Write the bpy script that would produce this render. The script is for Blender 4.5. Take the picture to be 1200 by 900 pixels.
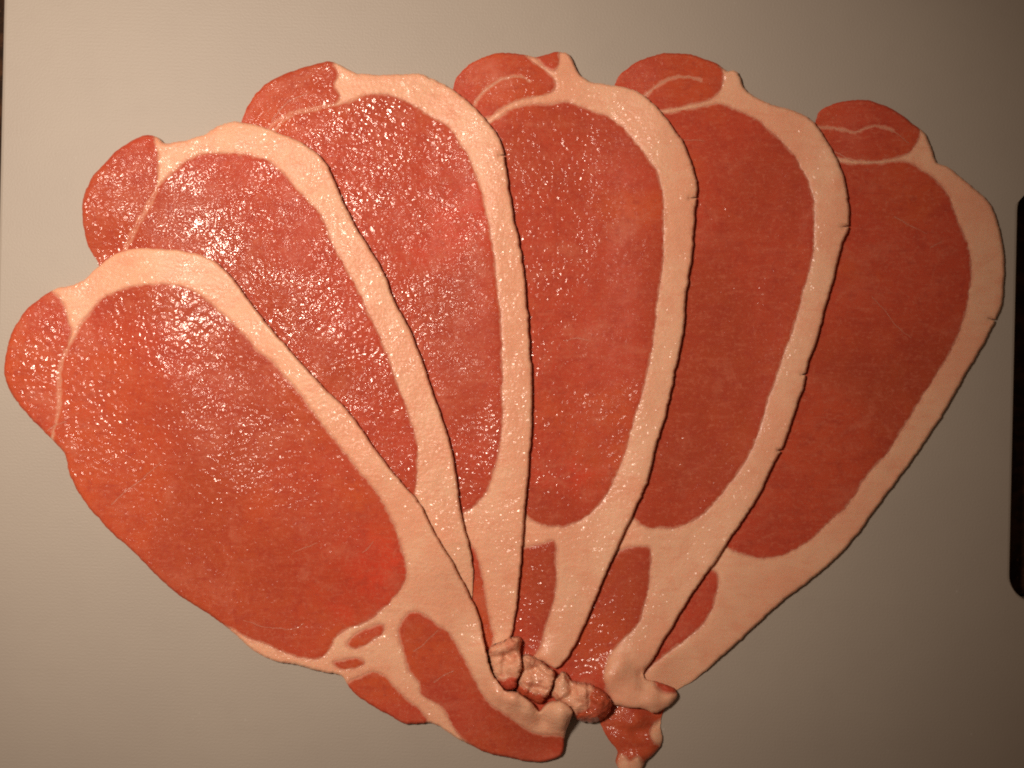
import bpy, math, random
import numpy as np
from mathutils import Vector, noise
from mathutils.geometry import delaunay_2d_cdt
from mathutils.kdtree import KDTree

scene = bpy.context.scene
for o in list(bpy.data.objects):
    bpy.data.objects.remove(o)
rnd = random.Random(7)

# ------------------------------------------------------------------ camera
CAM_H = 0.42                       # metres above the board's face
SPAN = 0.33                        # metres of board across the picture
FPX = CAM_H * 1200.0 / SPAN
cam = bpy.data.cameras.new('camera')
cam.sensor_width = 36.0
cam.lens = 36.0 * CAM_H / SPAN
cam.clip_start = 0.01
cam.clip_end = 50.0
cam_o = bpy.data.objects.new('camera', cam)
cam_o.location = (0, 0, CAM_H)
scene.collection.objects.link(cam_o)
scene.camera = cam_o

# ------------------------------------------------------------------ world, lamp, exposure
world = bpy.data.worlds.new('World')
scene.world = world
world.use_nodes = True
bg = world.node_tree.nodes['Background']
bg.inputs['Color'].default_value = (1.0, 0.60, 0.36, 1)
bg.inputs['Strength'].default_value = 0.085

lamp = bpy.data.lights.new('kitchen_lamp', 'SPOT')
lamp.energy = 13.0
lamp.color = (1.0, 0.82, 0.665)
lamp.shadow_soft_size = 0.040
lamp.spot_size = math.radians(64)
lamp.spot_blend = 1.0
lamp_o = bpy.data.objects.new('kitchen_lamp', lamp)
lamp_o.location = (-0.207, 0.116, 0.48)
scene.collection.objects.link(lamp_o)
aim = Vector((-0.095, 0.042, 0.0)) - Vector(lamp_o.location)
lamp_o.rotation_euler = aim.to_track_quat('-Z', 'Y').to_euler()

scene.view_settings.view_transform = 'Standard'
scene.view_settings.look = 'None'
scene.view_settings.exposure = 0.0
scene.view_settings.gamma = 1.0
scene.view_settings.use_curve_mapping = False
scene.cycles.use_denoising = False
scene.cycles.filter_width = 1.9


def to_world(px, py, z):
    k = (CAM_H - z) / FPX
    return ((px - 600.0) * k, -(py - 450.0) * k, z)


# ------------------------------------------------------------------ node helpers
class NT:
    def __init__(self, name):
        self.mat = bpy.data.materials.new(name)
        self.mat.use_nodes = True
        self.t = self.mat.node_tree
        self.t.nodes.clear()
        self.out = self.t.nodes.new('ShaderNodeOutputMaterial')
        self.bsdf = self.t.nodes.new('ShaderNodeBsdfPrincipled')
        self.t.links.new(self.bsdf.outputs[0], self.out.inputs[0])

    def link(self, a, b):
        self.t.links.new(a, b)

    def val(self, sock, v):
        if hasattr(v, 'is_linked'):
            self.link(v, sock)
        else:
            sock.default_value = v

    def coords(self, seed, rot=0.0, scale=(1, 1, 1)):
        tc = self.t.nodes.new('ShaderNodeTexCoord')
        m = self.t.nodes.new('ShaderNodeMapping')
        m.inputs['Location'].default_value = seed
        m.inputs['Rotation'].default_value = (0, 0, rot)
        m.inputs['Scale'].default_value = scale
        self.link(tc.outputs['Object'], m.inputs[0])
        return m.outputs[0]

    def noise(self, co, scale, detail=2.0, rough=0.5, dist=0.0):
        n = self.t.nodes.new('ShaderNodeTexNoise')
        self.link(co, n.inputs['Vector'])
        n.inputs['Scale'].default_value = scale
        n.inputs['Detail'].default_value = detail
        n.inputs['Roughness'].default_value = rough
        n.inputs['Distortion'].default_value = dist
        return n.outputs['Fac']

    def voronoi(self, co, scale, feature='F1', rand=1.0):
        n = self.t.nodes.new('ShaderNodeTexVoronoi')
        n.feature = feature
        self.link(co, n.inputs['Vector'])
        n.inputs['Scale'].default_value = scale
        n.inputs['Randomness'].default_value = rand
        return n.outputs['Distance']

    def rng(self, v, a, b, c=0.0, d=1.0, smooth=True):
        n = self.t.nodes.new('ShaderNodeMapRange')
        n.interpolation_type = 'SMOOTHSTEP' if smooth else 'LINEAR'
        n.clamp = True
        self.val(n.inputs[0], v)
        for i, x in enumerate((a, b, c, d)):
            self.val(n.inputs[i + 1], x)
        return n.outputs[0]

    def math(self, op, a, b=0.0, clamp=False):
        n = self.t.nodes.new('ShaderNodeMath')
        n.operation = op
        n.use_clamp = clamp
        self.val(n.inputs[0], a)
        self.val(n.inputs[1], b)
        return n.outputs[0]

    def mix(self, f, a, b, mode='MIX'):
        n = self.t.nodes.new('ShaderNodeMix')
        n.data_type = 'RGBA'
        n.blend_type = mode
        self.val(n.inputs[0], f)
        for s, v in ((n.inputs[6], a), (n.inputs[7], b)):
            if hasattr(v, 'is_linked'):
                self.link(v, s)
            else:
                s.default_value = (v[0], v[1], v[2], 1)
        return n.outputs[2]

    def attr(self, name):
        n = self.t.nodes.new('ShaderNodeAttribute')
        n.attribute_name = name
        return n.outputs['Fac']

    def bump(self, h, strength=1.0, dist=0.001):
        n = self.t.nodes.new('ShaderNodeBump')
        self.val(n.inputs['Strength'], strength)
        n.inputs['Distance'].default_value = dist
        self.link(h, n.inputs['Height'])
        self.link(n.outputs[0], self.bsdf.inputs['Normal'])

    def spots(self, seed, items):
        """Soft irregular patches: items of (x, y, radius, amount) in object metres."""
        tc = self.t.nodes.new('ShaderNodeTexCoord')
        co = self.coords(seed)
        wob = self.math('MULTIPLY', self.math('SUBTRACT', self.noise(co, 60, 4, 0.6, 0.5), 0.5), 0.045)
        res = None
        for x, y, r, amt in items:
            sub = self.t.nodes.new('ShaderNodeVectorMath')
            sub.operation = 'SUBTRACT'
            sub.inputs[1].default_value = (x, y, 0.002)
            self.link(tc.outputs['Object'], sub.inputs[0])
            ln = self.t.nodes.new('ShaderNodeVectorMath')
            ln.operation = 'LENGTH'
            self.link(sub.outputs[0], ln.inputs[0])
            d = self.math('ADD', ln.outputs['Value'], wob)
            f = self.rng(d, r * 0.25, r * 1.15, amt, 0.0)
            res = f if res is None else self.math('MAXIMUM', res, f)
        return res

    def set(self, **kw):
        for k, v in kw.items():
            self.val(self.bsdf.inputs[k.replace('_', ' ')], v)


FAT_PINK = (0.66, 0.30, 0.20)


def lean_material(name, seed, wet, fibre_rot, orange=0.5, dark=0.0, wetspots=(), warm=(), glow=(), hot=()):
    m = NT(name)
    co = m.coords(seed)
    big = m.noise(co, 26, 3, 0.55, 0.4)
    mid = m.noise(co, 130, 4, 0.6, 0.3)
    fine = m.noise(co, 900, 3, 0.6)
    cof = m.coords(seed, fibre_rot, (0.16, 1.0, 1.0))
    fib = m.noise(cof, 900, 3, 0.65, 0.5)
    red = (0.472, 0.070, 0.036)
    org = (0.51, 0.088, 0.033)
    deep = (0.35, 0.045, 0.027)
    pale = (0.53, 0.148, 0.088)
    of = m.rng(big, 0.62 - 0.3 * orange, 0.80 - 0.3 * orange)
    if warm:
        of = m.math('MAXIMUM', of, m.spots(seed, warm))
    c = m.mix(of, red, org)
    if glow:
        c = m.mix(m.spots(seed, glow), c, (0.60, 0.062, 0.030))  # translucent glow of thin lean, painted into the colour as brighter red
    c = m.mix(m.rng(m.noise(co, 15, 2, 0.5, 0.5), 0.42, 0.64, 0.0, 0.70), c, (0.36, 0.062, 0.028))
    c = m.mix(m.rng(mid, 0.42, 0.75, 0.0, 0.45), c, deep)
    band = m.noise(m.coords(seed, fibre_rot, (0.22, 1.0, 1.0)), 130, 4, 0.6, 0.8)
    c = m.mix(m.rng(band, 0.54, 0.74, 0.0, 0.26), c, pale)
    c = m.mix(m.rng(band, 0.44, 0.28, 0.0, 0.26), c, deep)
    c = m.mix(m.rng(m.noise(co, 70, 4, 0.6, 0.8), 0.52, 0.72, 0.0, 0.45), c, pale)
    c = m.mix(m.rng(fine, 0.5, 0.72, 0.0, 0.50), c, pale)
    c = m.mix(m.rng(m.noise(co, 420, 3, 0.6), 0.48, 0.28, 0.0, 0.45), c, deep)
    c = m.mix(m.rng(fib, 0.52, 0.78, 0.0, 0.40), c, pale)
    c = m.mix(m.rng(fib, 0.46, 0.25, 0.0, 0.40), c, deep)
    if dark:
        c = m.mix(dark, c, deep)
    # membrane thinning out into the fat at the edge of the muscle
    bd = m.math('ADD', m.attr('seam'), m.math('MULTIPLY', m.math('SUBTRACT', m.noise(co, 420, 3, 0.65), 0.52), 7.0))
    c = m.mix(m.rng(bd, 0.0, 2.8, 0.62, 0.0), c, FAT_PINK)
    # wet grain
    g1 = m.noise(co, 780, 0.8, 0.5)
    g2 = m.noise(co, 1350, 0.0, 0.6)
    g3 = m.voronoi(co, 520, 'SMOOTH_F1')
    patch = m.rng(m.noise(m.coords((seed[1], seed[0], 3.1)), 34, 3, 0.6, 0.6), 0.37, 0.58, 0.28, 1.0)
    if wetspots:
        patch = m.math('MULTIPLY', patch, m.math('ADD', m.spots(seed, wetspots), 0.10, True))
    clump = m.rng(m.noise(m.coords((seed[2], seed[0], 7.7)), 125, 3, 0.6), 0.38, 0.58, 0.28, 1.0)
    h = m.math('ADD', m.math('MULTIPLY', g1, 0.9), m.math('MULTIPLY', g2, 0.25))
    h = m.math('ADD', h, m.math('MULTIPLY', g3, -0.40))
    h = m.math('ADD', h, m.math('MULTIPLY', fib, 0.04))
    m.bump(h, m.math('MULTIPLY', patch, 0.35 * min(wet, 0.8)), 0.0016)
    # thin film of brine with a steeper ripple of its own: this makes the small glints
    bn = m.t.nodes.new('ShaderNodeBump')
    st = min(1.0, 0.45 + 0.6 * wet)
    if hot:
        st = m.math('MULTIPLY', m.math('SUBTRACT', 1.0, m.math('MULTIPLY', m.spots(seed, hot), 0.46)), st)
    m.val(bn.inputs['Strength'], st)
    bn.inputs['Distance'].default_value = 0.00088
    h2 = m.math('ADD', m.math('MULTIPLY', m.noise(co, 640, 0.7, 0.5), 0.9), m.math('MULTIPLY', g2, 0.22))
    m.link(h2, bn.inputs['Height'])
    m.link(bn.outputs[0], m.bsdf.inputs['Coat Normal'])
    m.set(Coat_Weight=m.math('MULTIPLY', m.math('MULTIPLY', patch, clump), min(1.0, 0.25 + wet), True),
          Coat_Roughness=0.14, Coat_IOR=1.48, Specular_IOR_Level=0.08)
    m.set(Base_Color=c, Roughness=m.rng(mid, 0.3, 0.7, 0.34, 0.48), IOR=1.39,
          Subsurface_Weight=0.15, Subsurface_Scale=0.0018)
    m.bsdf.inputs['Subsurface Radius'].default_value = (1.0, 0.16, 0.09)
    return m.mat


def fat_material(name, seed, wet, rot, pinkish=0.0, tone=FAT_PINK):
    m = NT(name)
    co = m.coords(seed)
    cof = m.coords(seed, rot, (0.22, 1.0, 1.0))
    big = m.noise(co, 45, 3, 0.55, 0.3)
    stri = m.noise(cof, 520, 3, 0.6, 0.4)
    fine = m.noise(co, 1300, 3, 0.6)
    base = (0.755, 0.375, 0.240)
    cream = (0.765, 0.430, 0.280)
    pink = (0.70, 0.295, 0.180)
    c = m.mix(m.rng(big, 0.38, 0.62), base, cream)
    c = m.mix(m.rng(m.noise(co, 110, 3, 0.6, 0.6), 0.50, 0.78, 0.0, 0.55), c, pink)
    c = m.mix(m.rng(stri, 0.48, 0.75, 0.0, 0.40), c, pink)
    c = m.mix(m.rng(fine, 0.55, 0.8, 0.0, 0.35), c, (0.62, 0.27, 0.16))
    if name.startswith('fold'):
        c = m.mix(m.rng(m.noise(co, 210, 3, 0.6, 0.8), 0.50, 0.64, 0.0, 0.7), c, (0.60, 0.20, 0.12))
    if pinkish:
        c = m.mix(pinkish, c, tone)
    bd = m.math('ADD', m.attr('seam'), m.math('MULTIPLY', m.math('SUBTRACT', m.noise(co, 380, 3, 0.65), 0.50), 9.0))
    c = m.mix(m.rng(bd, 0.0, 4.4, 0.66, 0.0), c, (0.62, 0.24, 0.15))
    g1 = m.noise(co, 760, 1.5, 0.55)
    h = m.math('ADD', m.math('MULTIPLY', g1, 0.6), m.math('MULTIPLY', stri, 0.45))
    h = m.math('ADD', h, m.math('MULTIPLY', fine, 0.15))
    m.bump(h, wet * 0.55, 0.0011)
    bn = m.t.nodes.new('ShaderNodeBump')
    bn.inputs['Strength'].default_value = min(1.0, 0.4 + 0.6 * wet)
    bn.inputs['Distance'].default_value = 0.0010
    m.link(m.noise(co, 640, 0.8, 0.5), bn.inputs['Height'])
    m.link(bn.outputs[0], m.bsdf.inputs['Coat Normal'])
    film = m.rng(m.noise(m.coords((seed[2], seed[1], 5.5)), 120, 3, 0.6), 0.42, 0.62, 0.10, 1.0)
    m.set(Coat_Weight=m.math('MULTIPLY', film, min(1.0, wet * 0.75)), Coat_Roughness=0.17, Coat_IOR=1.5,
          Specular_IOR_Level=0.25)
    m.set(Base_Color=c, Roughness=m.rng(big, 0.3, 0.7, 0.32, 0.48), IOR=1.42,
          Subsurface_Weight=0.30, Subsurface_Scale=0.0020)
    m.bsdf.inputs['Subsurface Radius'].default_value = (1.0, 0.45, 0.28)
    return m.mat


# ------------------------------------------------------------------ worktop and board
def rounded_rect(x0, y0, x1, y1, r, off, n=10):
    """Loop of a rounded rectangle moved inwards by off."""
    pts = []
    rr = max(r - off, 0.0004)
    for cx, cy, a0 in ((x1 - r, y1 - r, 0), (x0 + r, y1 - r, 90), (x0 + r, y0 + r, 180), (x1 - r, y0 + r, 270)):
        for k in range(n + 1):
            a = math.radians(a0 + 90.0 * k / n)
            pts.append((cx + rr * math.cos(a), cy + rr * math.sin(a)))
    return pts


def make_board():
    thick = 0.012
    outer = (-0.1666, -0.155, 0.225, 0.155)
    slot = (0.1620, -0.0665, 0.1960, 0.0682)
    verts, faces = [], []

    def add_loop(pts, z):
        i = len(verts)
        verts.extend([(p[0], p[1], z) for p in pts])
        return list(range(i, i + len(pts)))

    def bridge(a, b, flip):
        n = len(a)
        for k in range(n):
            q = [a[k], a[(k + 1) % n], b[(k + 1) % n], b[k]]
            faces.append(q[::-1] if flip else q)
    prof = [(0.0012, 0.0), (0.0005, -0.0002), (0.0001, -0.0007), (0.0, -0.0014),
            (0.0, -thick + 0.0012), (0.0012, -thick)]
    oloops = [add_loop(rounded_rect(*outer, 0.014, o), z) for o, z in prof]
    sloops = [add_loop(rounded_rect(*slot, 0.0085, -o), z) for o, z in prof]
    for a, b in zip(oloops, oloops[1:]):
        bridge(a, b, True)
    for a, b in zip(sloops, sloops[1:]):
        bridge(a, b, False)
    for li, up in ((0, True), (-1, False)):
        ids = oloops[li] + sloops[li]
        p2 = [Vector((verts[i][0], verts[i][1])) for i in ids]
        no = len(oloops[li])
        ed = [(k, (k + 1) % no) for k in range(no)]
        ed += [(no + k, no + (k + 1) % no) for k in range(no)]
        v, e, f, ov, oe, of = delaunay_2d_cdt(p2, ed, [], 0, 1e-7)
        for t in f:
            c = sum((v[i] for i in t), Vector((0, 0))) / 3
            if slot[0] < c.x < slot[2] and slot[1] < c.y < slot[3]:
                inside = True
                for cx, cy, sx, sy in ((slot[0], slot[1], 1, 1), (slot[2], slot[1], -1, 1), (slot[0], slot[3], 1, -1), (slot[2], slot[3], -1, -1)):
                    qx, qy = cx + sx * 0.0085, cy + sy * 0.0085
                    if (c.x - qx) * sx < 0 and (c.y - qy) * sy < 0 and math.hypot(c.x - qx, c.y - qy) > 0.0085:
                        inside = False
                if inside:
                    continue
            tri = [ids[ov[i][0]] for i in t]
            a, b, c3 = [verts[i] for i in tri]
            area = (b[0] - a[0]) * (c3[1] - a[1]) - (b[1] - a[1]) * (c3[0] - a[0])
            if (area > 0) != up:
                tri = tri[::-1]
            faces.append(tri)
    me = bpy.data.meshes.new('cutting_board')
    me.from_pydata(verts, [], faces)
    ob = bpy.data.objects.new('cutting_board', me)
    ob.rotation_euler = (0, 0, math.radians(-1.25))
    scene.collection.objects.link(ob)
    m = NT('board_plastic')
    co = m.coords((0, 0, 0))
    big = m.noise(co, 14, 3, 0.5)
    mott = m.noise(co, 120, 4, 0.6)
    c = m.mix(m.rng(big, 0.3, 0.7), (0.345, 0.304, 0.262), (0.365, 0.323, 0.276))
    c = m.mix(m.rng(mott, 0.45, 0.75, 0, 0.30), c, (0.335, 0.292, 0.25))
    # knife scores
    s1 = m.noise(m.coords((1, 2, 0), 0.5, (0.03, 1, 1)), 420, 2, 0.5)
    s2 = m.noise(m.coords((4, 1, 0), -0.9, (0.025, 1, 1)), 380, 2, 0.5)
    sc = m.math('MAXIMUM', m.rng(s1, 0.70, 0.76), m.rng(s2, 0.71, 0.77))
    c = m.mix(m.math('MULTIPLY', sc, 0.03), c, (0.22, 0.20, 0.17))
    # pale specks
    sp = m.rng(m.voronoi(co, 150), 0.035, 0.07, 1.0, 0.0)
    spm = m.math('MULTIPLY', sp, m.rng(m.noise(co, 60, 2), 0.56, 0.66))
    c = m.mix(m.math('MULTIPLY', spm, 0.5), c, (0.46, 0.43, 0.39))
    w = m.t.nodes.new('ShaderNodeTexWave')
    m.link(m.coords((0, 0, 0), 1.5708), w.inputs[0])
    w.inputs['Scale'].default_value = 260
    w.inputs['Distortion'].default_value = 1.5
    grain = m.noise(co, 1500, 2, 0.6)
    h = m.math('ADD', m.math('MULTIPLY', grain, 0.7), m.math('MULTIPLY', w.outputs['Fac'], 0.05))
    h = m.math('SUBTRACT', h, m.math('MULTIPLY', sc, 0.08))
    m.bump(h, 0.35, 0.0003)
    m.set(Base_Color=c, Roughness=0.52, IOR=1.45)
    ob.data.materials.append(m.mat)
    ob['label'] = 'pale grey plastic cutting board with a handle slot, under the bacon'
    ob['category'] = 'cutting board'
    return ob


def make_worktop():
    z = -0.0125
    me = bpy.data.meshes.new('worktop')
    n = 24
    verts = [(-0.6 + 1.2 * i / n, -0.5 + 1.0 * j / n, z) for j in range(n + 1) for i in range(n + 1)]
    faces = [(j * (n + 1) + i, j * (n + 1) + i + 1, (j + 1) * (n + 1) + i + 1, (j + 1) * (n + 1) + i)
             for j in range(n) for i in range(n)]
    me.from_pydata(verts, [], faces)
    ob = bpy.data.objects.new('worktop', me)
    scene.collection.objects.link(ob)
    m = NT('worktop_laminate')
    co = m.coords((3, 1, 0))
    a = m.noise(co, 160, 4, 0.65)
    c = m.mix(m.rng(a, 0.4, 0.7), (0.018, 0.010, 0.006), (0.060, 0.026, 0.012))
    c = m.mix(m.rng(m.noise(co, 700, 2), 0.66, 0.74, 0, 0.6), c, (0.10, 0.05, 0.025))
    m.bump(m.noise(co, 900, 2), 0.3, 0.0003)
    m.set(Base_Color=c, Roughness=0.8, IOR=1.2)
    ob.data.materials.append(m.mat)
    ob['kind'] = 'structure'


make_worktop()
make_board()

# ------------------------------------------------------------------ 2-D helpers (picture pixels)


def smooth_closed(pts, step=3.0, wob=0.5, seed=0.0):
    p = np.array(pts, float)
    n = len(p)
    out = []
    for i in range(n):
        p0, p1, p2, p3 = p[i - 1], p[i], p[(i + 1) % n], p[(i + 2) % n]
        L = np.linalg.norm(p2 - p1)
        k = max(1, int(round(L / step)))
        # centripetal-style tangents
        d0 = max(np.linalg.norm(p1 - p0), 1e-3) ** 0.5
        d1 = max(L, 1e-3) ** 0.5
        d2 = max(np.linalg.norm(p3 - p2), 1e-3) ** 0.5
        m1 = (p2 - p1) - d1 * ((p2 - p0) / (d0 + d1) - (p1 - p0) / d0)
        m2 = (p2 - p1) + d1 * ((p3 - p2) / d2 - (p3 - p1) / (d1 + d2))
        for j in range(k):
            t = j / k
            h00 = 2 * t ** 3 - 3 * t ** 2 + 1
            h10 = t ** 3 - 2 * t ** 2 + t
            h01 = -2 * t ** 3 + 3 * t ** 2
            h11 = t ** 3 - t ** 2
            out.append(h00 * p1 + h10 * m1 + h01 * p2 + h11 * m2)
    q = np.array(out)
    if wob:
        for i in range(len(q)):
            v = Vector((q[i][0] * 0.07 + seed, q[i][1] * 0.07, seed * 1.7))
            w = Vector((q[i][0] * 0.22 + seed, q[i][1] * 0.22, seed * 0.7))
            f_ = Vector((q[i][0] * 0.55 + seed, q[i][1] * 0.55, seed * 2.3))
            q[i][0] += wob * (noise.noise(v) * 1.5 + noise.noise(w) * 0.9 + noise.noise(f_) * 0.8)
            q[i][1] += wob * (noise.noise(v + Vector((9, 4, 2))) * 1.5 + noise.noise(w + Vector((5, 1, 8))) * 0.9 + noise.noise(f_ + Vector((2, 6, 3))) * 0.8)
    return q


def vein_poly(pts, w0, w1, seed=0.0):
    """A thin polygon along an open polyline, w0 wide at its start and w1 at its end."""
    p = [Vector(a) for a in pts]
    fine = []
    for a, b in zip(p, p[1:]):
        k = max(1, int((b - a).length / 5))
        fine += [a.lerp(b, j / k) for j in range(k)]
    fine.append(p[-1])
    for _ in range(2):
        fine = [fine[0]] + [(fine[i - 1] + 2 * fine[i] + fine[i + 1]) / 4 for i in range(1, len(fine) - 1)] + [fine[-1]]
    for i, q in enumerate(fine):
        fine[i] = q + Vector((noise.noise(Vector((q.x * .15, q.y * .15, seed))), noise.noise(Vector((q.x * .15, q.y * .15, seed + 7))))) * 1.3
    n = len(fine)
    l, r = [], []
    for i in range(n):
        d = (fine[min(i + 1, n - 1)] - fine[max(i - 1, 0)]).normalized()
        nn = Vector((-d.y, d.x))
        t = i / (n - 1)
        w = (w0 * (1 - t) + w1 * t) * 0.5 * (0.8 + 0.5 * noise.noise(Vector((i * 0.6, seed, 3.3))))
        l.append(fine[i] + nn * w)
        r.append(fine[i] - nn * w)
    return np.array([(v.x, v.y) for v in l + r[::-1]])


def inside(poly, x, y):
    res = np.zeros(len(x), bool)
    x0, y0 = poly.min(0)
    x1, y1 = poly.max(0)
    idx = np.nonzero((x >= x0) & (x <= x1) & (y >= y0) & (y <= y1))[0]
    if len(idx) == 0:
        return res
    X, Y = x[idx], y[idx]
    r = np.zeros(len(idx), bool)
    xj, yj = poly[-1]
    for xi, yi in poly:
        if yi != yj:
            c = ((yi > Y) != (yj > Y)) & (X < (xj - xi) * (Y - yi) / (yj - yi) + xi)
            r ^= c
        xj, yj = xi, yi
    res[idx] = r
    return res


def kd_of(polys, step=0.7):
    pts = []
    for p in polys:
        q = np.roll(p, -1, 0)
        for a, b in zip(p, q):
            k = max(1, int(np.linalg.norm(b - a) / step))
            for j in range(k):
                pts.append(a + (b - a) * j / k)
    kd = KDTree(max(len(pts), 1))
    for i, a in enumerate(pts):
        kd.insert((a[0], a[1], 0), i)
    kd.balance()
    return kd


def rings(poly, offs):
    d = np.roll(poly, -1, 0) - np.roll(poly, 1, 0)
    L = np.maximum(np.linalg.norm(d, axis=1), 1e-6)
    n = np.stack([-d[:, 1], d[:, 0]], 1) / L[:, None]
    return [poly + n * o for o in offs]


# ------------------------------------------------------------------ height field everything drapes over
CELL = 3.0
GX0, GY0 = -60.0, -60.0
NX, NY = 440, 344
gx = GX0 + CELL * np.arange(NX)
gy = GY0 + CELL * np.arange(NY)
GX, GY = np.meshgrid(gx, gy)
HGT = np.zeros((NY, NX))           # metres above the board


def shifted(a, dy, dx):
    return np.roll(np.roll(a, dy, 0), dx, 1)


def drape(mask, iters, sag):
    H = HGT.copy()
    for dy, dx in ((0, 1), (0, -1), (1, 0), (-1, 0)):
        H = np.maximum(H, shifted(HGT, dy, dx))
    B = H.copy()
    m = mask.astype(float)
    for _ in range(2):                       # let the field run a little past the outline
        m = np.maximum.reduce([m] + [shifted(m, *s) for s in ((0, 1), (0, -1), (1, 0), (-1, 0))])
    wsum = sum(shifted(m, *s) for s in ((0, 1), (0, -1), (1, 0), (-1, 0))) + 1e-9
    for _ in range(iters):
        a = sum(shifted(B * m, *s) for s in ((0, 1), (0, -1), (1, 0), (-1, 0))) / wsum
        B = np.where(m > 0, np.maximum(H, a - sag), H)
    Bs = B
    for _ in range(3):
        a = sum(shifted(Bs * m, *s) for s in ((0, 1), (0, -1), (1, 0), (-1, 0))) / wsum
        Bs = np.where(m > 0, 0.5 * Bs + 0.5 * a, H)
    return np.maximum(Bs, HGT) + 0.00008


def sample(F, x, y):
    u = np.clip((x - GX0) / CELL, 0, NX - 1.001)
    v = np.clip((y - GY0) / CELL, 0, NY - 1.001)
    i = u.astype(int)
    j = v.astype(int)
    fu, fv = u - i, v - j
    return (F[j, i] * (1 - fu) * (1 - fv) + F[j, i + 1] * fu * (1 - fv) + F[j + 1, i] * (1 - fu) * fv + F[j + 1, i + 1] * fu * fv)


def add_nicks(poly, nicks):
    """Cut thin knife nicks into an outline: each is (x, y on the edge, inward dx, dy, half width)."""
    for x, y, dx, dy, hw in nicks:
        d = np.hypot(poly[:, 0] - x, poly[:, 1] - y)
        i = int(np.argmin(d))
        p = poly[i]
        t = poly[(i + 1) % len(poly)] - poly[i - 1]
        t = t / np.linalg.norm(t)
        new = np.array([p - t * hw, p + np.array([dx, dy]), p + t * hw])
        poly = np.concatenate([poly[:i], new, poly[i + 1:]])
    return poly


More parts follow.
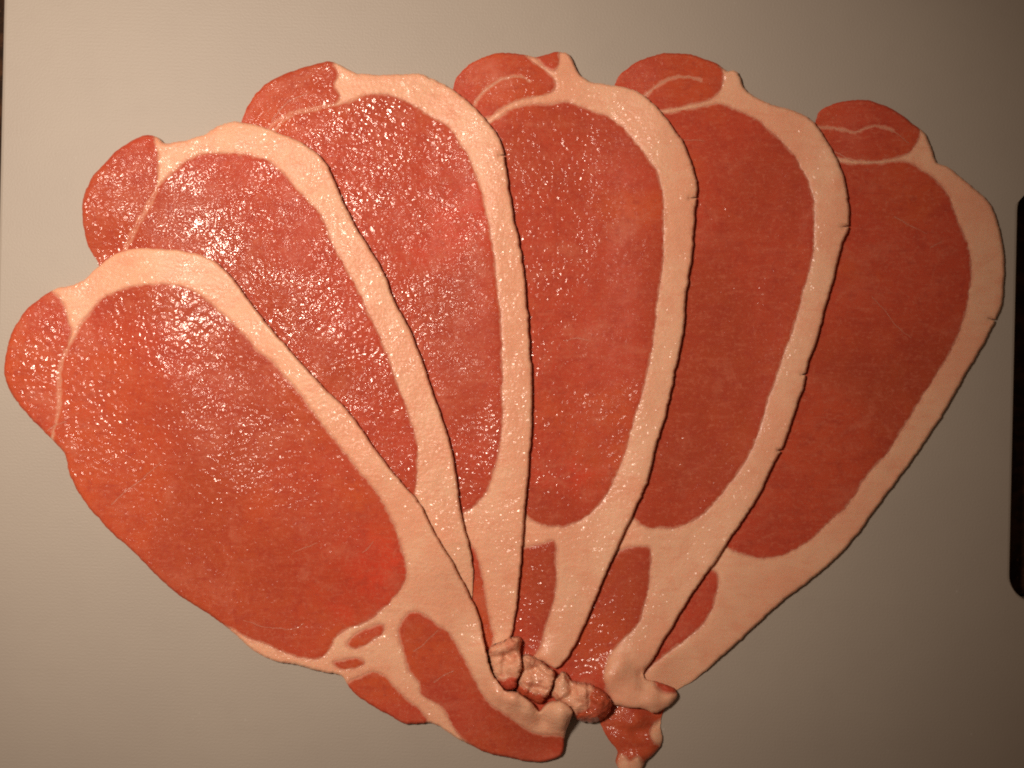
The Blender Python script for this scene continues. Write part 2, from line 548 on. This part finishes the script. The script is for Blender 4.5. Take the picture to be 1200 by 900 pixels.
def build_slab(outline, regions, thick, radius, wall, parent, names, mats, seed, nicks=(), bumps=(),
               creases=(), und=0.00022, iters=260, sag=4e-6, grid=4.4, lump=0.0, taper=None):
    """One draped slab split into closed pieces.
    regions: list of (name, polygon, material); where they overlap the later one wins. The rest is region 0."""
    global HGT
    outl = add_nicks(smooth_closed(outline, 3.0 if grid > 3 else 1.6, 0.75 if grid > 3 else 1.3, seed), nicks)
    polys = [r[1] for r in regions]
    mask = inside(outl, GX.ravel(), GY.ravel()).reshape(NY, NX)
    B = drape(mask, iters, sag)
    kd_out = kd_of([outl])
    kd_in = kd_of(polys) if polys else None
    main = [r[1] for r in regions if not r[2].name.startswith('marbling')]
    kd_seam = kd_of(main) if main else None
    pts = [outl] + polys
    edges, base = [], 0
    for p in pts:
        n = len(p)
        edges += [(base + k, base + (k + 1) % n) for k in range(n)]
        base += n
    cons = np.concatenate(pts)
    extra = []
    rr = [o * radius / 5.0 for o in (1.0, 2.4, 4.2)]
    extra += rings(outl, rr + [-o for o in rr])
    for p in polys:
        extra += rings(p, (1.3, 3.0, -1.3, -3.0))
    x0, y0 = outl.min(0)
    x1, y1 = outl.max(0)
    g = []
    rr_ = random.Random(int(seed * 100))
    j = 0
    yy = y0
    while yy < y1:
        xx = x0 + (grid / 2 if j % 2 else 0)
        while xx < x1:
            g.append((xx + rr_.uniform(-.6, .6), yy + rr_.uniform(-.6, .6)))
            xx += grid
        yy += grid * 0.866
        j += 1
    g = np.array(g)
    ex = np.concatenate(extra)
    cand = np.concatenate([ex, g])
    cand = cand[inside(outl, cand[:, 0], cand[:, 1])]
    keep = []
    for a in cand:
        co = (a[0], a[1], 0)
        d = kd_out.find(co)[2]
        if kd_in:
            d = min(d, kd_in.find(co)[2])
        keep.append(d > 0.75)
    cand = cand[np.array(keep)]
    allp = np.concatenate([cons, cand])
    v, e, f, _, _, _ = delaunay_2d_cdt([Vector(a) for a in allp], edges, [], 0, 1e-3)
    V = np.array([(a.x, a.y) for a in v])
    F = np.array([t for t in f if len(t) == 3])
    C = V[F].mean(1)
    ok = inside(outl, C[:, 0], C[:, 1])
    F, C = F[ok], C[ok]
    lab = np.zeros(len(F), int)
    for k, (nm, poly, mt, par) in enumerate(regions):
        lab[inside(poly, C[:, 0], C[:, 1])] = k + 1
    d_out = np.array([kd_out.find((a[0], a[1], 0))[2] for a in V])
    d_in = np.array([kd_seam.find((a[0], a[1], 0))[2] for a in V]) if kd_seam else np.full(len(V), 50.0)
    zb = sample(B, V[:, 0], V[:, 1])
    t = np.full(len(V), thick)
    if taper is not None:
        t = t * taper(V[:, 0], V[:, 1])
    q = np.clip(d_out / radius, 0, 1)
    prof = wall + (1 - wall) * np.sqrt(np.maximum(0, 1 - (1 - q) ** 2))
    z = zb + t * prof
    soft = np.clip(d_out / 8.0, 0, 1)
    for i in range(len(V)):
        a = Vector((V[i][0] * 0.018, V[i][1] * 0.018, seed))
        b = Vector((V[i][0] * 0.065, V[i][1] * 0.065, seed + 5))
        c = Vector((V[i][0] * 0.17, V[i][1] * 0.17, seed + 9))
        z[i] += soft[i] * (und * noise.noise(a) + und * 0.45 * noise.noise(b) + und * 0.22 * noise.noise(c)
                           + lump * (0.55 - 2.0 * abs(noise.noise(b * 1.25))) + lump * 0.6 * noise.noise(c * 0.9))
    for bx, by, bh, bs in bumps:
        z += bh * np.exp(-((V[:, 0] - bx) ** 2 + (V[:, 1] - by) ** 2) / (2 * bs * bs)) * np.clip(d_out / 6.0, 0.15, 1)
    for ax, ay, bx, by, dep, wd in creases:
        ab = np.array([bx - ax, by - ay], float)
        tt = np.clip(((V[:, 0] - ax) * ab[0] + (V[:, 1] - ay) * ab[1]) / (ab @ ab), 0, 1)
        dd = np.hypot(V[:, 0] - ax - tt * ab[0], V[:, 1] - ay - tt * ab[1])
        z -= 0.65 * dep * np.exp(-(dd / (1.6 * wd)) ** 2) * np.clip(d_out / 2.0, 0.3, 1)
    z -= 0.00016 * np.exp(-(d_in / 1.6) ** 2)
    z = np.maximum(z, zb + 0.0003)
    # what lies on this later rests on its upper face
    top = sample_to_grid(V, z, mask, B + thick)
    HGT = np.where(mask, np.maximum(HGT, top), HGT)
    W = np.array([to_world(V[i][0], V[i][1], z[i]) for i in range(len(V))])
    org = Vector(parent.location)
    objs = {}
    for k in range(len(regions) + 1):
        sel = F[lab == k]
        if len(sel) == 0:
            continue
        used = np.unique(sel)
        mp = -np.ones(len(V), int)
        mp[used] = np.arange(len(used))
        n = len(used)
        topv = W[used] - np.array(org)
        botv = topv.copy()
        botv[:, 2] = zb[used] - org.z
        tri = mp[sel]
        a, b, c = topv[tri[:, 0]], topv[tri[:, 1]], topv[tri[:, 2]]
        ar = (b[:, 0] - a[:, 0]) * (c[:, 1] - a[:, 1]) - (b[:, 1] - a[:, 1]) * (c[:, 0] - a[:, 0])
        tri = np.where((ar > 0)[:, None], tri, tri[:, ::-1])
        cnt = {}
        for t3 in tri:
            for s in ((t3[0], t3[1]), (t3[1], t3[2]), (t3[2], t3[0])):
                cnt[(int(s[0]), int(s[1]))] = 1
        brd = [s for s in cnt if (s[1], s[0]) not in cnt]
        rim = sorted({i for s in brd for i in s})
        rt = {i: 2 * n + q_ for q_, i in enumerate(rim)}
        rb = {i: 2 * n + len(rim) + q_ for q_, i in enumerate(rim)}
        verts = np.concatenate([topv, botv, topv[rim], botv[rim]])
        faces = tri.tolist() + (tri[:, ::-1] + n).tolist()
        faces += [(rt[s[1]], rt[s[0]], rb[s[0]], rb[s[1]]) for s in brd]
        if k == 0:
            nm, mt, par = names, mats, parent
        else:
            nm, mt, par = regions[k - 1][0], regions[k - 1][2], parent
            if regions[k - 1][3]:
                par = objs[0]
        me = bpy.data.meshes.new(nm)
        me.from_pydata(verts.tolist(), [], faces)
        me.shade_smooth()
        at = me.attributes.new('seam', 'FLOAT', 'POINT')
        din = np.concatenate([d_in[used], np.full(n, 9.0), d_in[used][rim], np.full(len(rim), 9.0)])
        at.data.foreach_set('value', din.astype(np.float32))
        me.materials.append(mt)
        ob = bpy.data.objects.new(nm, me)
        scene.collection.objects.link(ob)
        ob.parent = par
        objs[k] = ob
    return objs


def sample_to_grid(V, z, mask, default):
    acc = np.zeros((NY, NX))
    cnt = np.zeros((NY, NX))
    i = np.clip(np.rint((V[:, 0] - GX0) / CELL).astype(int), 0, NX - 1)
    j = np.clip(np.rint((V[:, 1] - GY0) / CELL).astype(int), 0, NY - 1)
    np.add.at(acc, (j, i), z)
    np.add.at(cnt, (j, i), 1)
    r = np.where(cnt > 0, acc / np.maximum(cnt, 1), 0)
    have = cnt > 0
    for _ in range(3):
        s = sum(shifted(r * have, *q) for q in ((0, 1), (0, -1), (1, 0), (-1, 0)))
        w = sum(shifted(have.astype(float), *q) for q in ((0, 1), (0, -1), (1, 0), (-1, 0)))
        new = (~have) & (w > 0)
        r = np.where(new, s / np.maximum(w, 1), r)
        have = have | new
    return np.where(have, r, default)


def rasher_root(px, py, label):
    e = bpy.data.objects.new('bacon_rasher', None)
    e.location = to_world(px, py, 0.0)
    e.empty_display_size = 0.02
    e['label'] = label
    e['category'] = 'bacon rasher'
    e['group'] = 'back bacon rashers fanned out on the board'
    scene.collection.objects.link(e)
    return e


# ------------------------------------------------------------------ the six rashers, lowest first
T = 0.0026

RASHERS = {
    6: dict(
        root=(960, 480), rot=0.9, wet=0.16, fwet=0.16, orange=0.25,
        label='lowest bacon rasher of the fan, dull lean, lying flat beside the handle slot',
        outline=[(955, 143), (961, 130), (976, 122), (996, 118), (1014, 117), (1037, 124), (1054, 133), (1072, 147),
                 (1084, 157), (1090, 171), (1098, 190), (1113, 197), (1130, 211), (1151, 229), (1161, 240), (1168, 261),
                 (1174, 284), (1177, 308), (1176, 337), (1174, 356), (1165, 377), (1154, 400), (1130, 441), (1101, 491),
                 (1072, 534), (1031, 590), (1000, 631), (975, 658), (945, 683), (910, 710), (870, 747), (837, 777),
                 (810, 799), (790, 812), (778, 832), (774, 850), (776, 866), (768, 882), (757, 892), (748, 908),
                 (730, 906), (722, 893), (724, 882), (713, 866), (704, 850), (700, 828), (712, 800), (740, 760),
                 (780, 680), (820, 580), (860, 480), (900, 350), (925, 220), (940, 165)],
        eye=[(1066, 190), (1081, 200), (1101, 214), (1113, 232), (1122, 255), (1133, 284), (1138, 308), (1137, 337),
             (1130, 371), (1116, 409), (1098, 438), (1072, 479), (1043, 526), (1014, 561), (996, 588), (975, 610),
             (945, 635), (920, 650), (895, 655), (875, 651), (857, 645), (842, 632), (846, 580), (880, 480), (915, 360),
             (935, 250), (950, 200), (975, 187.5), (1000, 192), (1030, 191)],
        cap=[(940, 150), (955, 120), (985, 108), (1020, 105), (1050, 118), (1076, 140), (1078, 158), (1070, 174),
             (1058, 183), (1040, 187.5), (1012, 189.5), (985, 185), (955, 180), (942, 170)],
        streaks=[[(832, 668), (839, 670), (842, 679), (839, 698), (833, 718), (822, 734), (807, 747), (790, 760),
                  (770, 775), (752, 788), (735, 790), (760, 740), (795, 690), (815, 670)],
                 [(690, 845), (700, 828), (745, 820), (785, 826), (776, 842), (765, 850), (763, 862), (770, 872), (782, 872),
                  (772, 890), (756, 896), (748, 888), (738, 892), (728, 884), (722, 900), (705, 880), (690, 868)]],
        veins=[([(955, 149), (981, 150), (1002, 157), (1014, 150), (1031, 147), (1046, 153)], 2.05, 0.4),
               ([(1044, 152), (1054, 158), (1064, 168)], 1.5, 0.9),
               ([(958, 172), (978, 178), (1000, 189)], 1.9, 1.4),
               ([(1022, 348), (1036, 362), (1048, 380), (1068, 396)], 1.3, 1.2),
               ([(1048, 253), (1062, 262), (1086, 274)], 1.8, 0.9),
               ([(1090, 290), (1104, 284)], 1.4, 1.0)],
        nicks=[(1163, 375, -8, -2, 0.75)],
        bumps=[(735, 850, 0.0016, 12), (762, 868, 0.0014, 9), (745, 888, 0.0014, 9), (750, 842, 0.0015, 8)]),
    5: dict(
        root=(840, 420), rot=1.1, wet=0.24, fwet=0.32, orange=0.35,
        label='bacon rasher with a hooked fat tail curled over the lowest rasher of the fan',
        outline=[(718, 108), (727, 87), (743, 75), (767, 65), (790, 62), (813, 65), (840, 75), (853, 84), (860, 82),
                 (868, 90), (872, 103), (887, 115), (913, 125), (937, 132), (953, 143), (973, 173), (987, 200),
                 (993, 227), (995, 250), (993, 270), (987, 287), (980, 313), (976, 332), (968, 356), (958, 397),
                 (946, 429), (943, 447), (932, 482), (917, 524), (906, 545), (885, 587), (860, 625), (836, 661),
                 (812, 694), (784, 740), (764, 774), (754, 789), (757, 796), (771, 800), (790, 807), (794, 816),
                 (783, 828), (768, 835), (752, 830), (736, 829), (716, 826), (696, 834), (672, 836), (648, 824), (634, 838), (618, 822), (622, 790), (650, 760), (665, 720),
                 (680, 680), (690, 600), (690, 400), (700, 250), (708, 150)],
        eye=[(850, 123), (867, 130), (887, 140), (907, 157), (927, 177), (940, 197), (950, 220), (955, 247), (954, 280),
             (950, 313), (943, 336), (935, 368), (920, 412), (905, 456), (890, 503), (875, 538), (855, 567), (832, 595),
             (815, 609), (795, 618), (775, 620), (755, 617), (742, 606), (725, 560), (715, 400), (722, 250), (735, 160),
             (760, 136), (785, 132), (815, 126.5), (835, 122)],
        cap=[(705, 120), (715, 85), (745, 66), (790, 54), (825, 62), (846, 80), (848, 96), (843, 108), (833, 117),
             (810, 123), (784, 128), (755, 132), (725, 140)],
        streaks=[[(732, 643), (745, 640), (760, 641), (763, 655), (762, 672), (758, 700), (747, 732), (727, 753),
                  (714, 768), (708, 790), (711, 808), (718, 820), (705, 840), (672, 845), (634, 848), (612, 822), (620, 785), (655, 755),
                  (690, 700), (715, 655)],
                 [(768, 797), (780, 797), (796, 804), (796, 811), (786, 813), (776, 811), (769, 805)]],
        veins=[([(752, 116), (760, 108), (773, 98), (790, 90), (812, 90), (822, 94)], 2.3, 0.4),
               ([(795, 165), (815, 163), (826, 166)], 1.6, 1.0)],
        nicks=[(993, 266, -9, 1, 0.75), (942, 437, -5, 1, 1.4), (914, 527, -5, 0, 1.6)],
        bumps=[(716, 795, 0.0022, 11), (735, 815, 0.0016, 12), (764, 820, 0.0018, 9), (786, 818, 0.0012, 6), (756, 801, -0.0016, 6), (726, 780, 0.0014, 10),
               (742, 770, 0.0010, 14)]),
    4: dict(
        root=(680, 400), rot=1.45, wet=0.45, fwet=0.45, orange=0.35,
        label='bacon rasher third below the topmost of the fan, sparkling beside the fat rim over it',
        outline=[(530, 108), (534, 93), (547, 78), (567, 67), (587, 62), (607, 63), (627, 66), (645, 63), (653, 60),
                 (667, 65), (672, 73), (677, 85), (693, 96), (720, 100), (747, 107), (767, 123), (787, 147),
                 (803, 173), (813, 200), (817, 222), (814, 253), (812, 287), (808, 320), (804, 345), (801, 385),
                 (790, 440), (783, 475), (776, 500), (767, 530), (759, 563), (745, 595), (728, 633), (704, 686),
                 (684, 735), (664, 772), (651, 783), (634, 774), (614, 772), (596, 750), (585, 690), (560, 620),
                 (535, 540), (515, 400), (512, 250), (520, 150)],
        eye=[(650, 121), (667, 120), (687, 127), (713, 137), (730, 150), (747, 170), (763, 190), (772, 207),
             (777, 227), (778, 253), (778, 287), (776, 317), (772, 345), (767, 390), (759, 435), (748, 480),
             (739, 507), (730, 537), (720, 563), (708, 585), (693, 601), (677, 612), (657, 618), (640, 617),
             (620, 608), (600, 590), (565, 520), (540, 400), (535, 250), (550, 160), (572, 146), (597, 130), (622, 122)],
        cap=[(520, 115), (525, 85), (550, 65), (590, 52), (612, 60), (619, 68), (634, 79), (648, 90), (652, 100),
             (647, 108), (630, 113), (608, 118), (590, 126), (572, 138), (555, 140), (530, 130)],
        streaks=[[(600, 648), (613, 642), (637, 637), (650, 634), (652, 660), (652, 687), (647, 713), (638, 740),
                  (632, 762), (615, 775), (590, 760), (590, 690)],
                 [(624, 60), (640, 52), (653, 56), (656, 72), (650, 84), (641, 80)]],
        veins=[([(556, 122), (562, 112), (578, 98), (598, 89), (614, 90), (622, 96)], 2.4, 0.4),
               ([(660, 400), (672, 396), (690, 398)], 1.4, 1.0)],
        nicks=[(814, 231, -8, 1, 0.75)],
        bumps=[(640, 768, 0.0010, 10), (652, 82, 0.0006, 8)]),
    3: dict(
        root=(470, 380), rot=1.75, wet=0.62, fwet=0.60, orange=0.45,
        label='bacon rasher second below the topmost of the fan, its lean glistening all over',
        outline=[(280, 150), (284, 140), (293, 120), (310, 100), (333, 87), (363, 77), (388, 72), (400, 77), (413, 84),
                 (440, 88), (467, 87), (493, 87), (513, 95), (537, 110), (560, 130), (577, 150), (588, 170), (592, 193),
                 (597, 227), (603, 260), (610, 293), (615, 325), (617, 353), (621, 405), (624, 460), (622, 515),
                 (618, 563), (616, 590), (613, 630), (609, 675), (606, 705), (602, 733), (597, 748), (585, 755),
                 (568, 762), (550, 735), (520, 690), (450, 640), (360, 560), (300, 450), (278, 300), (272, 200)],
        eye=[(410, 119), (427, 112), (453, 110), (480, 120), (503, 135), (527, 150), (543, 173), (556, 200), (566, 233),
             (573, 262), (579, 298), (583, 335), (586, 365), (588, 405), (589, 447), (589, 487), (587, 517), (580, 550),
             (568, 580), (553, 596), (538, 602), (500, 600), (430, 560), (350, 470), (310, 350), (300, 220), (315, 152),
             (330, 139), (350, 130), (375, 125.5), (397, 122)],
        cap=[(270, 150), (280, 115), (310, 88), (360, 66), (386, 62), (391, 74), (397, 88), (392, 99), (399, 111), (396, 120),
             (375, 127), (350, 133), (333, 141), (310, 162), (280, 165)],
        streaks=[[(545, 640), (554, 640), (562, 662), (568, 690), (573, 720), (578, 748), (572, 768), (550, 745),
                  (535, 690), (535, 650)]],
        veins=[([(318, 142), (328, 128), (342, 116), (362, 109)], 1.8, 0.9)],
        nicks=[(590, 181, -6, 0, 0.75)],
        bumps=[]),
    2: dict(
        root=(300, 440), rot=2.1, wet=0.74, fwet=0.70, orange=0.3,
        label='bacon rasher covered in wet sparkles, lying directly under the topmost rasher',
        outline=[(115, 310), (103, 287), (97, 260), (97, 237), (105, 213), (117, 197), (137, 177), (160, 162),
                 (175, 158), (184, 160), (194, 168), (213, 165), (233, 160), (257, 147), (277, 142), (303, 147),
                 (330, 157), (357, 170), (380, 188), (392, 213), (403, 240), (420, 270), (433, 292), (450, 320),
                 (463, 355), (480, 387), (497, 430), (512, 475), (524, 510), (533, 548), (538, 585), (543, 615),
                 (551, 645), (555, 670), (553, 697), (548, 730), (530, 742), (490, 735), (400, 715), (310, 680),
                 (240, 630), (180, 560), (140, 480), (120, 400), (118, 340)],
        eye=[(200, 204), (213, 193), (230, 183), (260, 179), (293, 182), (313, 188), (333, 203), (347, 220), (363, 237),
             (377, 253), (387, 280), (400, 305), (417, 335), (437, 377), (453, 413), (467, 453), (478, 483), (487, 512),
             (490, 540), (488, 570), (480, 610), (460, 650), (420, 680), (340, 670), (250, 620), (190, 550), (150, 460),
             (132, 380), (133, 325), (146, 289), (163, 257), (180, 226), (190, 212)],
        cap=[(85, 330), (82, 250), (92, 205), (130, 165), (160, 148), (178, 150), (182, 168), (186, 185), (185, 209),
             (183, 226), (167, 256), (150, 288), (137, 324), (128, 345)],
        streaks=[],
        veins=[],
        nicks=[],
        bumps=[(186, 172, 0.0006, 7), (270, 160, 0.0005, 14)]),
    1: dict(
        root=(280, 560), rot=2.35, wet=0.50, fwet=0.55, orange=0.62,
        label='topmost bacon rasher, its whole oval lean and long tail streak uncovered',
        outline=[(60, 341), (67, 338), (80, 335), (95, 330), (119, 309), (140, 295), (180, 291), (215, 294), (246, 303),
                 (272, 326), (300, 364), (340, 411), (375, 450), (407, 481), (442, 530), (467, 562), (490, 588),
                 (512, 630), (535, 668), (552, 702), (561, 722), (568, 757), (576, 790), (584, 801), (592, 811),
                 (606, 812), (620, 822), (633, 834), (640, 826), (655, 822), (671, 834), (668, 846), (662, 862),
                 (658, 884), (635, 893), (607, 890), (567, 880), (533, 863), (508, 848), (493, 848), (473, 847),
                 (447, 833), (420, 817), (408, 803), (400, 793), (372, 786), (345, 779), (323, 775), (295, 761),
                 (267, 736), (240, 717), (200, 690), (160, 650), (130, 623), (103, 593), (83, 560), (77, 534),
                 (57, 511), (30, 483), (13, 460), (5, 438), (8, 410), (17, 383), (37, 357)],
        eye=[(100, 372), (117, 352), (140, 339), (167, 334), (200, 333), (227, 341), (253, 360), (277, 383), (300, 407),
             (327, 433), (360, 473), (385, 506), (412, 540), (437, 572), (455, 600), (467, 630), (475, 657), (475, 678),
             (469, 692), (453, 710), (433, 727), (410, 737), (394, 747), (386, 762), (371, 773), (345, 769), (320, 759),
             (290, 747), (262, 733), (235, 722), (190, 695), (150, 655), (120, 625), (95, 596), (72, 565), (64, 535),
             (62, 512), (66, 490), (68.3, 470), (68.3, 440), (75, 412), (87, 396)],
        cap=[(50, 335), (64, 343), (74, 356), (80, 376), (84, 390), (79, 408), (71, 432), (71, 460), (69, 482), (64, 500),
             (56, 518), (20, 495), (-5, 450), (-2, 400), (20, 355)],
        streaks=[[(467, 742), (471, 727), (482, 717), (494, 719), (510, 730), (527, 743), (543, 770), (557, 797),
                  (567, 815), (577, 827), (592, 836), (610, 849), (630, 860), (662, 864), (675, 890), (640, 905),
                  (600, 898), (570, 886), (548, 872), (534, 857), (527, 845), (517, 828), (503, 820), (493, 813),
                  (490, 800), (480, 787), (472, 763)],
                 [(402, 804), (420, 793), (437, 787), (451, 793), (464, 807), (478, 820), (490, 830), (500, 842),
                  (500, 855), (470, 858), (435, 840), (405, 818)],
                 [(407, 755), (417, 743), (433, 735), (449, 732), (448, 742), (433, 753), (417, 761)],
                 [(390, 777), (407, 772), (423, 772), (428, 777), (417, 783), (397, 783)]],
        veins=[([(130, 592), (150, 573), (165, 563), (190, 540)], 1.6, 0.9),
               ([(484, 764), (497, 755), (506, 745), (513, 738)], 1.9, 1.2),
               ([(508, 800), (520, 791), (532, 786)], 1.8, 1.2),
               ([(55, 505), (66, 497), (78, 494)], 1.6, 1.0),
               ([(346, 646), (358, 642), (372, 636)], 1.3, 0.9),
               ([(425, 648), (432, 643), (437, 634)], 1.2, 0.9),
               ([(285, 727), (310, 735), (345, 739), (356, 730)], 1.2, 0.9)],
        nicks=[],
        bumps=[(601, 820, 0.0022, 8), (618, 834, 0.0016, 9), (654, 838, 0.0030, 9), (634, 843, -0.0006, 6),
               (586, 812, 0.0010, 6), (640, 880, -0.0006, 12), (430, 795, -0.0005, 18), (660, 850, 0.0016, 7)]),
}

FOLDS = {   # crumpled ends of the lower rashers, gathered where the tails meet
    4: dict(outline=[(652, 793), (658, 788), (664, 789), (671, 797), (685, 800), (697, 804), (708, 812), (717, 824),
                     (712, 839), (694, 848), (676, 842), (668, 832), (657, 824), (646, 814), (649, 803)],
            lean=[(692, 812), (700, 803), (725, 815), (725, 845), (695, 860), (668, 846), (676, 834), (688, 830)],
            thick=0.0042, bumps=[(664, 797, 0.0012, 6), (683, 812, 0.0012, 7), (660, 812, 0.0010, 6), (672, 806, -0.0010, 5), (704, 822, 0.0013, 5), (698, 838, 0.0012, 5)],
            creases=[(664, 793, 671, 812, 0.0016, 2.0), (671, 812, 657, 822, 0.0012, 2.0), (690, 804, 691, 832, 0.0012, 1.8), (700, 816, 714, 828, 0.0012, 1.8), (691, 832, 676, 838, 0.001, 1.8)]),
    3: dict(outline=[(612, 769), (619, 767), (633, 776), (650, 788), (648, 802), (640, 818), (633, 825), (619, 819),
                     (606, 811), (607, 792), (610, 780)],
            lean=[(604, 803), (616, 806), (626, 813), (634, 812), (642, 822), (632, 832), (610, 822), (600, 812)],
            thick=0.0042, bumps=[(620, 776, 0.0013, 6), (637, 791, 0.0010, 7), (618, 800, 0.0012, 6), (627, 787, -0.0008, 5)],
            creases=[(611, 788, 628, 783, 0.0013, 2.0), (628, 783, 646, 797, 0.0012, 2.0), (610, 802, 640, 808, 0.0012, 2.0), (622, 806, 620, 818, 0.0009, 1.6)]),
    2: dict(outline=[(573, 762), (587, 753), (603, 747), (612, 749), (609, 762), (611, 776), (607, 795), (603, 807),
                     (592, 809), (582, 798), (575, 779)],
            lean=[(578, 797), (590, 796), (602, 793), (612, 800), (606, 815), (588, 815)],
            thick=0.0044, bumps=[(588, 765, 0.0016, 6), (603, 757, 0.0014, 5), (594, 781, 0.0012, 7), (597, 772, -0.0012, 5), (594, 800, 0.0010, 5)],
            creases=[(574, 770, 592, 768, 0.0014, 2.0), (592, 768, 610, 764, 0.0013, 2.0), (592, 768, 590, 788, 0.0009, 2.0), (578, 793, 607, 792, 0.0012, 2.0)]),
}

CREASE = {1: [(581, 797, 592, 816, 0.0012, 2.4), (592, 816, 590, 828, 0.0007, 2.4), (628, 827, 638, 848, 0.0013, 2.6),
              (606, 812, 612, 830, 0.0006, 2.6)],
          5: [(751, 790, 776, 806, 0.0018, 2.6), (718, 812, 742, 822, 0.0006, 3.0), (736, 770, 750, 790, 0.0006, 3.0)],
          6: [(715, 852, 745, 858, 0.0010, 2.6), (745, 858, 772, 850, 0.0010, 2.6), (730, 880, 756, 876, 0.0010, 2.6),
              (738, 840, 742, 858, 0.0007, 2.2)]}
# where the surface of each rasher is wettest and warmest, and where a translucent glow is painted in: (x, y, radius, amount)
WET = {1: [(215, 400, 140, 1.0), (50, 420, 90, 0.8), (110, 500, 90, 0.8), (300, 510, 140, 0.45)],
       2: [(180, 240, 190, 1.0), (380, 380, 190, 0.9), (480, 530, 90, 0.7)],
       3: [(420, 220, 180, 1.0), (460, 400, 130, 0.9), (555, 550, 90, 0.8), (345, 110, 60, 0.6)],
       4: [(628, 320, 62, 1.0), (625, 400, 58, 1.0), (632, 480, 55, 0.9), (635, 560, 45, 0.8), (650, 180, 90, 0.75), (740, 490, 45, 0.6), (630, 700, 70, 0.9)],
       5: [(830, 330, 80, 0.9), (820, 240, 80, 0.6), (780, 550, 60, 0.8), (700, 740, 70, 1.0)],
       6: [(975, 300, 60, 0.4)]}
WARM = {1: [(230, 650, 190, 1.0), (110, 480, 120, 0.8), (30, 430, 60, 0.7)], 2: [(130, 240, 70, 0.8)],
        3: [(330, 120, 70, 0.9)], 4: [(590, 90, 60, 0.8)], 5: [(800, 90, 60, 0.7), (715, 740, 60, 0.8)],
        6: [(990, 480, 190, 0.35)]}
HOT = {1: [(222, 380, 55, 1.0), (108, 485, 32, 0.9), (55, 430, 60, 0.7), (125, 555, 30, 0.7)],
       2: [(205, 205, 40, 1.0), (225, 285, 45, 1.0), (318, 205, 35, 1.0), (130, 235, 60, 0.7), (425, 380, 60, 0.8)],
       3: [(440, 130, 45, 0.9), (455, 250, 50, 0.9), (520, 165, 35, 0.8)],
       4: [(628, 300, 26, 1.0), (626, 360, 30, 1.0), (632, 460, 24, 0.8)]}
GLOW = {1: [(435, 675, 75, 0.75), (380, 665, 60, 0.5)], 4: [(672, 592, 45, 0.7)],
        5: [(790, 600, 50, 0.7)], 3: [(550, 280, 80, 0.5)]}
ROOTS, MATS, WETFOLD = {}, {}, {}


def hidden_taper(i):
    """A rasher thins towards the edge that lies under the next one."""
    if i == 1:
        return None
    over = smooth_closed(RASHERS[i - 1]['outline'], 4.0, 0)
    own = smooth_closed(RASHERS[i]['outline'], 4.0, 0)
    hid = own[inside(over, own[:, 0], own[:, 1])]
    kd = KDTree(len(hid))
    for k, a in enumerate(hid):
        kd.insert((a[0], a[1], 0), k)
    kd.balance()

    def f(x, y):
        dd = np.array([kd.find((a, b, 0))[2] for a, b in zip(x, y)])
        q = np.clip(dd / 75.0, 0, 1)
        return 0.12 + 0.88 * q * q * (3 - 2 * q)
    return f


def make_rasher(i):
    d = RASHERS[i]
    root = rasher_root(d['root'][0], d['root'][1], d['label'])
    ROOTS[i] = root
    seed = (i * 1.37, i * 2.11, i * 0.53)
    def rel(items):
        out = []
        for x, y, r, a in items:
            w = to_world(x, y, 0.0)
            out.append((w[0] - root.location.x, w[1] - root.location.y, r * SPAN / 1200.0, a))
        return out
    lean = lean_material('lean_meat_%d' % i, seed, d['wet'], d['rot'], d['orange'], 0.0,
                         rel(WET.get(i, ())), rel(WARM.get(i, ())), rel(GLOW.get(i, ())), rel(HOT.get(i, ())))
    fat = fat_material('back_fat_%d' % i, seed, d['fwet'], d['rot'] + 1.57)
    sin = fat_material('sinew_%d' % i, seed, d['fwet'], d['rot'], 0.92, (0.58, 0.20, 0.125))
    faint = fat_material('marbling_%d' % i, seed, d['fwet'], d['rot'], 0.95, (0.53, 0.14, 0.09))
    MATS[i] = (lean, fat)
    s = i * 3.1
    reg = [('eye_muscle', smooth_closed(d['eye'], 2.6, 1.0, s + 1), lean, False),
           ('cap_muscle', smooth_closed(d['cap'], 3.0, 0.6, s + 2), lean, False)]
    for k, p in enumerate(d['streaks']):
        mt = lean
        if i == 6 and k == 1:
            mt = lean_material('lean_tail_%d' % i, seed, 0.8, d['rot'], 0.9)
        reg.append(('lean_streak', smooth_closed(p, 3.0, 0.7, s + 3 + k), mt, False))
    for k, (p, w0, w1) in enumerate(d['veins']):
        reg.append(('sinew', vein_poly(p, w0, w1, s + k), sin if w0 > 2.0 else faint, False))
    build_slab(d['outline'], reg, T, 3.2, 0.58, root, 'fat_layer', fat, s, d['nicks'], d['bumps'], taper=hidden_taper(i), creases=CREASE.get(i, ()))


def make_fold(i):
    d = FOLDS[i]
    fat = fat_material('fold_fat_%d' % i, (i * 0.9, 1.3, 2.1), 1.25, 0.5, 0.10, (0.62, 0.22, 0.13))
    if i not in WETFOLD:
        WETFOLD[i] = lean_material('lean_fold_%d' % i, (i * 0.7, 3.3, 1.1), 0.8, 0.4, 0.6)
    lean = WETFOLD[i]
    reg = [('lean_edge', smooth_closed(d['lean'], 2.0, 0.6, i + 0.4), lean, True)]
    build_slab(d['outline'], reg, d['thick'], 7.0, 0.22, ROOTS[i], 'tail_fold', fat, 40 + i, (), d['bumps'], creases=d['creases'],
               und=0.0003, iters=12, sag=2e-5, grid=2.0, lump=0.0005)


for i in (6, 5, 4, 3, 2):
    make_rasher(i)
for i in (4, 3, 2):
    make_fold(i)
make_rasher(1)
